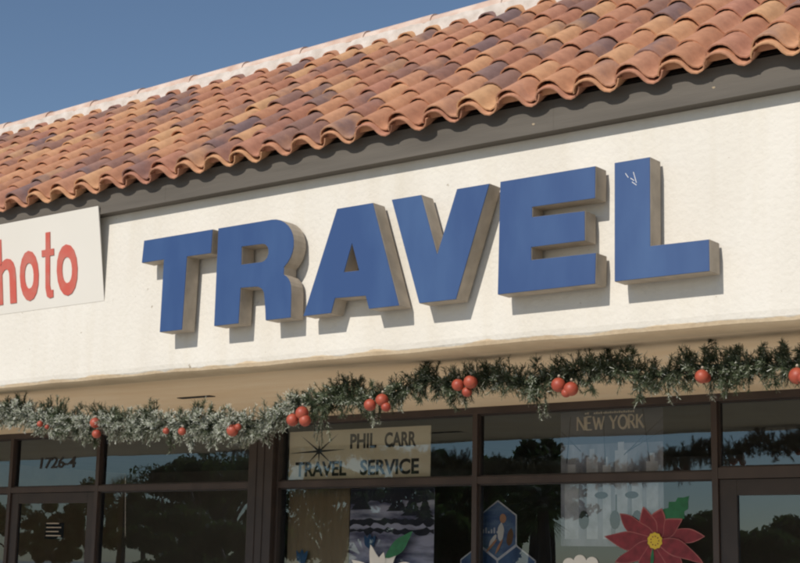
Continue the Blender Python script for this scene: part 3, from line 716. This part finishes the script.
# ---- dark rounded box and blue tinsel standing behind the poinsettia
YD = YS + .25
b = MB(); p0 = at(577, 560, YD); p1 = at(622, 539, YD)
n = 10; pts = [(p0.x, p0.z - .25), (p1.x + .05, p0.z - .25), (p1.x + .05, p1.z - .02)] + [(p0.x + .09 + .09 * math.cos(a), p1.z - .09 + .09 * math.sin(a)) for a in [PI / 2 + k * PI / 2 / n for k in range(n + 1)]]
b.prism(pts, YD, YD + .3); o = b.build('display_box', M['black'], bevel=.01); tag(o, 'black rounded box standing on display behind the red poinsettia', 'display box')
r = empty('white_flower_painting', (-6.6, YW, 1.4)); tag(r, 'scalloped white painted flower showing only its top beside the red poinsettia', 'window painting'); inv = Matrix.Translation(r.location).inverted()
b = MB()
for k, (px, py) in enumerate(((569, 564), (580, 561), (592, 563))):
    fx, fz = ptz(px, py, YW); b.prism([(fx + .06 * math.cos(q * PI / 8), fz + .05 * math.sin(q * PI / 8)) for q in range(16)], YW - .0013 * k, YW - .0013 * k + .001)
pb(b, 'petals', M['white'])
fx, fz = ptz(580, 570, YW); b = MB(); b.prism([(fx + .14 * math.cos(q * PI / 8), fz - .05 + .09 * math.sin(q * PI / 8)) for q in range(16)], YW + .002, YW + .003); pb(b, 'flower_outline', M['petaledge'])

# ---- poinsettia
r = empty('poinsettia_painting', (-5.95, YW, 1.4)); tag(r, 'large painted red poinsettia with yellow centre and green leaf on the pane', 'window painting'); inv = Matrix.Translation(r.location).inverted()
fx, fz = ptz(656, 541, YW)
be = MB(); bp_ = MB(); rr = random.Random(9)
for k, (a, ln, wd) in enumerate(((5, .44, .17), (36, .30, .17), (78, .27, .20), (112, .30, .19), (146, .40, .19), (176, .48, .18), (205, .42, .16), (240, .36, .17), (275, .38, .17), (310, .40, .17), (338, .46, .16))):
    a = math.radians(a)
    petal(be, fx, fz, a, ln, wd * 1.16, YW - .0015 * k, .02); petal(bp_, fx + .012 * math.cos(a), fz + .01 * math.sin(a), a, ln - .028, wd * 1.16 - .020, YW - .0015 * k - .0012, .02)
pb(be, 'petal_edges', M['petaledge']); pb(bp_, 'petals', M['petal'])
b = MB()
def jag(cx, cz, ang, ln, wd, y):
    pts = []; n = 9
    for sg in (1, -1):
        rng = range(n + 1) if sg == -1 else range(n, -1, -1)
        for i in rng:
            t = i / n; w2 = math.sin(PI * min(1, t * .9 + .08)) * wd * .5 * (1.18 if i % 2 else .78); w2 = w2 if 0 < i < n else 0
            qx, qz = t * ln, sg * w2; pts.append((cx + qx * math.cos(ang) - qz * math.sin(ang), cz + qx * math.sin(ang) + qz * math.cos(ang)))
    ded = []
    for p in pts:
        if not ded or (abs(p[0] - ded[-1][0]) + abs(p[1] - ded[-1][1])) > 1e-5: ded.append(p)
    if abs(ded[0][0] - ded[-1][0]) + abs(ded[0][1] - ded[-1][1]) < 1e-5: ded.pop()
    b.prism(ded, y, y + .001)
lx, lz = ptz(661, 528, YW); tx, tz = ptz(689, 496, YW)
jag(lx, lz, math.atan2(tz - lz, tx - lx), math.hypot(tx - lx, tz - lz), .17, YW + .003)
pb(b, 'leaf', M['green']); b = MB(); petal(b, fx - .02, fz - .06, math.radians(265), .2, .04, YW - .018); pb(b, 'stem', M['green'])
b = MB(); b.prism([(fx + (.062 + .008 * (k % 2)) * math.cos(k * PI / 10), fz + (.062 + .008 * (k % 2)) * math.sin(k * PI / 10)) for k in range(20)], YW - .0205, YW - .0190); pb(b, 'flower_centre', M['yellow'])
b = MB()
for k in range(9):
    a = k * 2 * PI / 9; b.prism([(fx + .036 * math.cos(a) + .006 * math.cos(j * PI / 3), fz + .036 * math.sin(a) + .006 * math.sin(j * PI / 3)) for j in range(6)], YW - .022, YW - .021)
pb(b, 'centre_dots', M['petal'])

# notice on the left door
b = MB(); p0 = at(44.5, 539, YG + .05); p1 = at(64, 523, YG + .05)
b.box(p0.x, p1.x, YG + .051, YG + .0525, p0.z, p1.z)
r = empty('door_notice', (p0.x, YG + .05, p0.z)); tag(r, 'small black notice stuck on the glass of the door at the left', 'notice'); inv = Matrix.Translation(r.location).inverted()
pb(b, 'card', M['black']); b = MB()
for k in range(4): b.box(p0.x + .03, p1.x - .03 - .04 * (k % 2), YG + .0385, YG + .0395, p0.z + .03 + k * .045, p0.z + .042 + k * .045)
pb(b, 'print', M['return'])

# ------------------------------------------------------------------ garland
gp = [(-330, 372), (-260, 392), (-190, 396), (-120, 412), (-60, 405), (-20, 411), (20, 415), (60, 424), (95, 426), (130, 424), (165, 426), (200, 424), (235, 428), (262, 423), (290, 411), (320, 401), (350, 400), (380, 398), (405, 390), (430, 380), (460, 384), (500, 377),
      (530, 384), (560, 376), (590, 368), (620, 371), (650, 377), (690, 367), (720, 366), (750, 370), (800, 362), (840, 362), (900, 352), (960, 356)]
def ya(px): return .20 + .20 * max(0, min(1, (px - 260) / 200))
gpts = [at(x, y, ya(x)) for x, y in gp]
def cat(pts, n=10):
    out = []
    for i in range(len(pts) - 1):
        p0 = pts[max(i - 1, 0)]; p1 = pts[i]; p2 = pts[i + 1]; p3 = pts[min(i + 2, len(pts) - 1)]
        for k in range(n):
            t = k / n; out.append(.5 * ((2 * p1) + (p2 - p0) * t + (2 * p0 - 5 * p1 + 4 * p2 - p3) * t * t + (3 * p1 - p0 - 3 * p2 + p3) * t ** 3))
    out.append(pts[-1]); return out
path = cat(gpts, 10)
GR = empty('christmas_garland', path[0]); tag(GR, 'long frosted green pine garland strung below the soffit', 'garland')
inv = Matrix.Translation(GR.location).inverted()
wm = MB(); wm.tube(path, .009, 6); o = wm.build('wire', M['wire'], GR); o.matrix_parent_inverse = inv
gr = random.Random(77); nm = MB()
def sprig(p, d, ln, frost_sun, nn):  # pale share of the needles: frosted tips plus painted sun and shade
    """a twig with needles standing out all round it"""
    d = d.normalized(); a = d.orthogonal().normalized(); b_ = d.cross(a)
    nm.tube([p, p + d * ln], [.0035, .002], 4, (.2, .2, .2, 1), caps=False)
    for k in range(nn):
        t = gr.uniform(.08, 1.0); q = gr.uniform(0, 2 * PI); rad = a * math.cos(q) + b_ * math.sin(q)
        nd = (rad * gr.uniform(.7, 1.0) + d * gr.uniform(.35, .9)).normalized(); L_ = gr.uniform(.018, .040)
        o_ = p + d * ln * t; sd = nd.cross(rad + d * .3 + Vector((.01, .02, .03))).normalized() * gr.uniform(.0013, .0025)
        e = o_ + nd * L_; fr_ = gr.random() < frost_sun * (.5 + .6 * t)
        k0 = len(nm.v); c1 = gr.uniform(.25, .55); c2 = gr.uniform(.8, 1) if fr_ else c1 + .08; c1 = c1 + .2 if fr_ else c1
        nm.v += [tuple(o_ - sd), tuple(o_ + sd), tuple(e + sd * .7), tuple(e - sd * .7)]; nm.f.append((k0, k0 + 1, k0 + 2, k0 + 3))
        nm.t += [(c1,) * 3 + (1,)] * 2 + [(c2,) * 3 + (1,)] * 2
total = sum((path[i + 1] - path[i]).length for i in range(len(path) - 1))
def along(t):
    k = min(len(path) - 2, int(t)); return path[k].lerp(path[k + 1], t - k)
t_ = 0.0; up = 1
while t_ < len(path) - 1.01:
    p = along(t_); x = p.x; left = x < -7.2
    # short dense core twigs round the wire
    for k in range(7):
        q = gr.uniform(0, 2 * PI); sprig(p + Vector((gr.uniform(-.03, .03), 0, 0)), Vector((gr.uniform(-.8, .8), math.sin(q), math.cos(q))), gr.uniform(.075, .165 if left else .155), .95 if left else .14, 40)  # frost follows the sun: pale lit left, dark shaded right, painted into needles
    if gr.random() < .5:
        # a bushy side branch with twigs of its own
        el = gr.choice([-1, -1, 1, 1, .2]); d = Vector((gr.uniform(-.75, .75), gr.uniform(-.8, .5), el)).normalized()
        L_ = gr.uniform(.08, .17) * (1.0 if el < .5 else .95)
        fr = (1.3 if gr.random() < .66 and (el < .9 or gr.random() < .3) else .12) if left else (.35 if el < 0 and gr.random() < .25 else .06)  # lit low branches painted pale with frost, shaded upper ones kept dark
        for k in range(11):
            c = p + d * L_ * (k / 10); q = gr.uniform(0, 2 * PI); a = d.orthogonal().normalized(); b_ = d.cross(a)
            sprig(c, a * math.cos(q) + b_ * math.sin(q) + d * gr.uniform(.4, 1.1), gr.uniform(.035, .075) * (1.15 - .4 * k / 10), fr, 28)
    t_ += .036 / max(.02, (along(t_ + .01) - p).length / .01 )* .8
# drooping ends and stray sprigs
for (px, py, dx, dz, ln, c) in ((541, 398, .05, -1, .17, 3), (322, 412, -.1, -1, .24, 5), (375, 405, .2, -1, .14, 4), (262, 420, .1, -1, .2, 4), (75, 425, -.2, -1, .16, 3), (400, 395, 0, -1, .15, 3), (50, 419, -.3, 1, .20, 11), (60, 419, .3, 1, .20, 11), (20, 412, .1, 1, .16, 9), (104, 420, -.8, .8, .2, 8), (152, 420, .2, 1, .2, 8), (195, 420, .5, 1, .18, 9), (338, 398, -.4, 1, .17, 9), (352, 398, .3, 1, .17, 9), (300, 410, -.3, 1, .16, 8),
                              (510, 375, -.5, -.5, .2, 4), (715, 372, .1, -1, .18, 4), (670, 380, .4, -1, .16, 3)):
    p = at(px, py, ya(px) - .02)
    for k in range(c): sprig(p + Vector((gr.uniform(-.05, .05), gr.uniform(-.04, .04), gr.uniform(-.02, .02))), Vector((dx + gr.uniform(-.25, .25), gr.uniform(-.3, .3), dz)), ln * gr.uniform(.55, 1), .12 if dz > 0 else .65, 60)  # upward sprigs nearly frostless: shade on the garland top painted in
o = nm.build('needles', M['needle'], GR, tint=True); o.matrix_parent_inverse = inv
balls = [([(40, 424, .030), (47, 427, .022)], 'small red bauble pair at the far left end of the garland'),
         ([(95, 423, .048), (96.5, 434, .042)], 'two red baubles one above the other near the street number'),
         ([(166, 431, .03), (182, 431.5, .036)], 'small half hidden red baubles between the street number and the dark pier'),
         ([(232.5, 430.5, .052), (238, 427, .03)], 'red bauble pair just left of the dark pier'),
         ([(292.5, 420, .052), (302, 413, .056), (305, 420.5, .05)], 'three shiny red baubles over the left end of the cream sign'),
         ([(370, 405, .050), (382, 400, .053), (386, 407, .04)], 'three red baubles over the middle of the cream sign'),
         ([(458, 385, .050), (470.5, 382, .055), (467, 392, .04)], 'three orange red baubles over the mullion right of the cream sign'),
         ([(558.5, 385, .055), (571, 389, .055), (566, 393, .036)], 'heart shaped cluster of orange red baubles left of the city poster'),
         ([(702, 376.5, .050), (706, 378, .036)], 'orange red baubles above the right mullion'),
         ([(797, 376, .056), (803, 378, .04)], 'orange red baubles cut by the right edge of the picture')]
for cl, lab in balls:
    p = at(cl[0][0], cl[0][1], ya(cl[0][0]) - .13); r = empty('bauble_cluster', p); tag(r, lab, 'christmas baubles', 'bauble clusters on the garland'); inv = Matrix.Translation(r.location).inverted()
    for (px, py, rad) in cl:
        c = at(px, py, ya(px) - .12 + gr.uniform(-.02, .02)); b = MB(); ball(b, c, rad * .87, sq=(1, 1, gr.uniform(.94, 1.02))); 
        o = b.build('bauble', M['oball'], r, smooth=True); o.matrix_parent_inverse = inv
        b = MB(); b.tube([c + Vector((0, 0, rad * .95)), c + Vector((0, .01, rad * 1.18))], .008, 8)
        o2 = b.build('bauble_cap', M['return'], o)
        tw = MB(); tw.tube([c + Vector((0, .01, rad * 1.1)), c + Vector((0, .12, rad + .05))], .002, 4); tw.build('tie', M['wire'], o)

# ------------------------------------------------------------------ trees and the street across, seen mirrored in the panes
MC = Vector((0, 2 * (YG + .055) + 8, 1.6))            # where the camera would be behind the mirror (for reading distances)
tr = random.Random(3)
def leafy(root, inv, name, m, centres, nleaf, size, droop=0):
    b = MB()
    for (c, rad) in centres:
        for k in range(nleaf):
            v = Vector((tr.gauss(0, 1), tr.gauss(0, 1), tr.gauss(0, 1))).normalized() * (tr.random() ** .4)
            p = c + Vector((v.x * rad[0], v.y * rad[0], v.z * rad[1]))
            n = Vector((tr.gauss(0, 1), tr.gauss(0, 1), tr.gauss(0, 1))).normalized(); a = n.orthogonal().normalized(); d_ = n.cross(a); s_ = size * tr.uniform(.5, 1.3)
            b.add([p - a * s_, p + d_ * s_ * .45, p + a * s_, p - d_ * s_ * .45], [(0, 1, 2, 3)])
    o = b.build(name, m, root); o.matrix_parent_inverse = inv; return o
def broad_tree(x, y, h, w2, lab, m='leafA', group='trees across the car park'):
    r = empty('broadleaf_tree', (x, y, 0)); tag(r, lab, 'tree', group); inv = Matrix.Translation(r.location).inverted()
    b = MB(); base = Vector((x, y, 0)); fk = base + Vector((tr.uniform(-.2, .2), 0, h * .32))
    b.tube([base, base + Vector((.05, 0, h * .15)), fk], [.22, .17, .14], 8); cs = []
    for k in range(15):
        a = k * 2.4 + tr.uniform(-.3, .3); rr_ = w2 * tr.uniform(.25, 1.0); e = base + Vector((math.cos(a) * rr_, math.sin(a) * rr_, h * tr.uniform(.36, .9)))
        b.tube([fk, fk.lerp(e, .5) + Vector((0, 0, .25)), e], [.09, .06, .02], 6); cs.append((e, (w2 * tr.uniform(.16, .32), h * tr.uniform(.06, .12))))
    cs.append((base + Vector((0, 0, h * .86)), (w2 * .4, h * .13)))
    o = b.build('trunk', M['bark'], r, smooth=True); o.matrix_parent_inverse = inv
    leafy(r, inv, 'crown', M[m], cs, 700, .12)
def pine_tree(x, y, h, w2, lab):
    r = empty('pine_tree', (x, y, 0)); tag(r, lab, 'tree', 'pines across the car park'); inv = Matrix.Translation(r.location).inverted()
    b = MB(); b.tube([(x, y, 0), (x + .1, y, h * .5), (x, y, h)], [.2, .13, .03], 8); cs = []
    k = 0; zs = h * .62; z = zs
    while z < h:
        t = (z - zs) / (h - zs); rr_ = w2 * (1 - t) ** .7 * tr.uniform(.7, 1.1) + .12; a = k * 2.4
        e = Vector((x + math.cos(a) * rr_, y + math.sin(a) * rr_, z + .1)); b.tube([(x, y, z), e], [.04, .01], 5)
        for q in (.45, .75, 1): cs.append((Vector((x, y, z)).lerp(e, q), (.28 + .16 * (1 - t), .17)))
        z += h * .02; k += 1
    cs.append((Vector((x, y, h)), (.18, .35)))
    o = b.build('trunk', M['bark'], r); o.matrix_parent_inverse = inv
    leafy(r, inv, 'crown', M['leafA'], cs, 45, .12)
def palm_tree(x, y, h, lab):
    r = empty('palm_tree', (x, y, 0)); tag(r, lab, 'palm tree', 'palms across the car park'); inv = Matrix.Translation(r.location).inverted()
    b = MB(); b.tube([(x, y, 0), (x + .1, y, h * .5), (x + .05, y, h)], [.24, .16, .15], 8); o = b.build('trunk', M['bark'], r); o.matrix_parent_inverse = inv
    b = MB(); c = Vector((x + .05, y, h))
    for k in range(44):
        a = k * 2.399; el = tr.uniform(-1.2, 1.1); d_ = Vector((math.cos(a) * math.cos(el), math.sin(a) * math.cos(el), math.sin(el))); L_ = tr.uniform(.9, 1.2)
        side = d_.cross(Vector((0, 0, 1))).normalized(); st = c + d_ * L_ * .45
        for q in range(13):
            fa = (q - 6) / 6 * 1.15; fd = (d_ * math.cos(fa) + side * math.sin(fa)).normalized(); e = st + fd * L_ * .62 - Vector((0, 0, .14 * abs(fa))); wv = fd.cross(d_.cross(side)).normalized() * .03
            b.add([st - wv, st + wv, e], [(0, 1, 2)])
        b.tube([c, st], .012, 4)
    o = b.build('crown', M['leafB'], r); o.matrix_parent_inverse = inv
def mpos(px, D, py=None):
    """ground position and height of something mirrored in the panes at photo pixel px, D metres from the mirrored camera"""
    q = at(px, py or 500, YG + .055); rx = (q.x - CAM.x) / (q.y - CAM.y); rz = (q.z - CAM.z) / (q.y - CAM.y)
    return CAM.x + rx * D, MC.y - D, CAM.z + rz * D
def tb(px, D, py, w2, lab, m='leafA'): x, y, h = mpos(px, D, py); broad_tree(x, y, h, w2, lab, m)
def tp(px, D, py, w2, lab): x, y, h = mpos(px, D, py); pine_tree(x, y, h, w2, lab)
def tq(px, D, py, lab): x, y, h = mpos(px, D, py); palm_tree(x, y, h, lab)
tb(20, 62, 497, 2.2, 'thin tree mirrored in the door at the far left', 'leafB')
tb(60, 58, 512, 1.6, 'grey green tree mirrored in the left door behind the notice', 'leafB')
tb(172, 46, 462, 2.0, 'dark round tree mirrored just right of the street number window')
tb(205, 42, 448, 3.0, 'tall dark round tree mirrored left of the dark pier')
tb(245, 47, 455, 2.8, 'dark spreading tree mirrored against the dark pier')
tb(185, 34, 505, 2.2, 'low dark bushy tree mirrored in the big left pane', 'leafB')
tq(122, 38, 498, 'palm mirrored near the left edge of the big left pane')
tb(330, 50, 462, 2.6, 'dark tree mirrored behind the cream sign lettering')
tp(408, 40, 470, 1.4, 'pine mirrored over the snow poster')
tb(438, 47, 447, 1.4, 'narrow dark tree mirrored at the right end of the cream sign')
tb(455, 44, 452, 2.1, 'dark round tree mirrored left of the central mullion')
tb(497, 43, 455, 1.25, 'dark round tree mirrored right of the central mullion')
tp(531, 38, 449, 1.3, 'tall slender pine mirrored above the palm left of the city poster')
tp(549, 40, 446, 1.2, 'tall slender pine mirrored beside the city poster')
tq(541, 30, 497, 'palm mirrored between the hexagon pictures and the city poster')
tb(474, 35, 500, 1.0, 'low dark tree mirrored behind the hexagon pictures')
tb(690, 42, 513, 1.5, 'small dark tree mirrored right of the red poinsettia')
tb(706, 46, 508, 1.2, 'small tree mirrored against the right mullion')
tb(768, 36, 528, 1.7, 'bushy tree mirrored low in the right door', 'leafB')
tb(792, 38, 515, 1.6, 'bushy tree mirrored at the right edge of the right door', 'leafB')
tb(755, 42, 540, 1.4, 'low shrub like tree mirrored in the left part of the right door')
tb(90, 60, 476, 1.6, 'grey green tree mirrored beside the palm in the big left pane', 'leafB')
tb(225, 30, 520, 2.0, 'low dark tree mirrored low in the big left pane')
tb(150, 60, 462, 3.4, 'distant wide tree mirrored behind the dark round ones')
tb(228, 60, 452, 3.4, 'distant wide tree mirrored above the dark pier side')
tb(370, 45, 468, 2.2, 'dark round tree mirrored beside the pine over the snow poster')
tb(425, 33, 500, 1.9, 'low dark tree mirrored in the strip right of the snow poster')
tb(452, 30, 510, 1.1, 'low dark tree mirrored left of the central mullion')
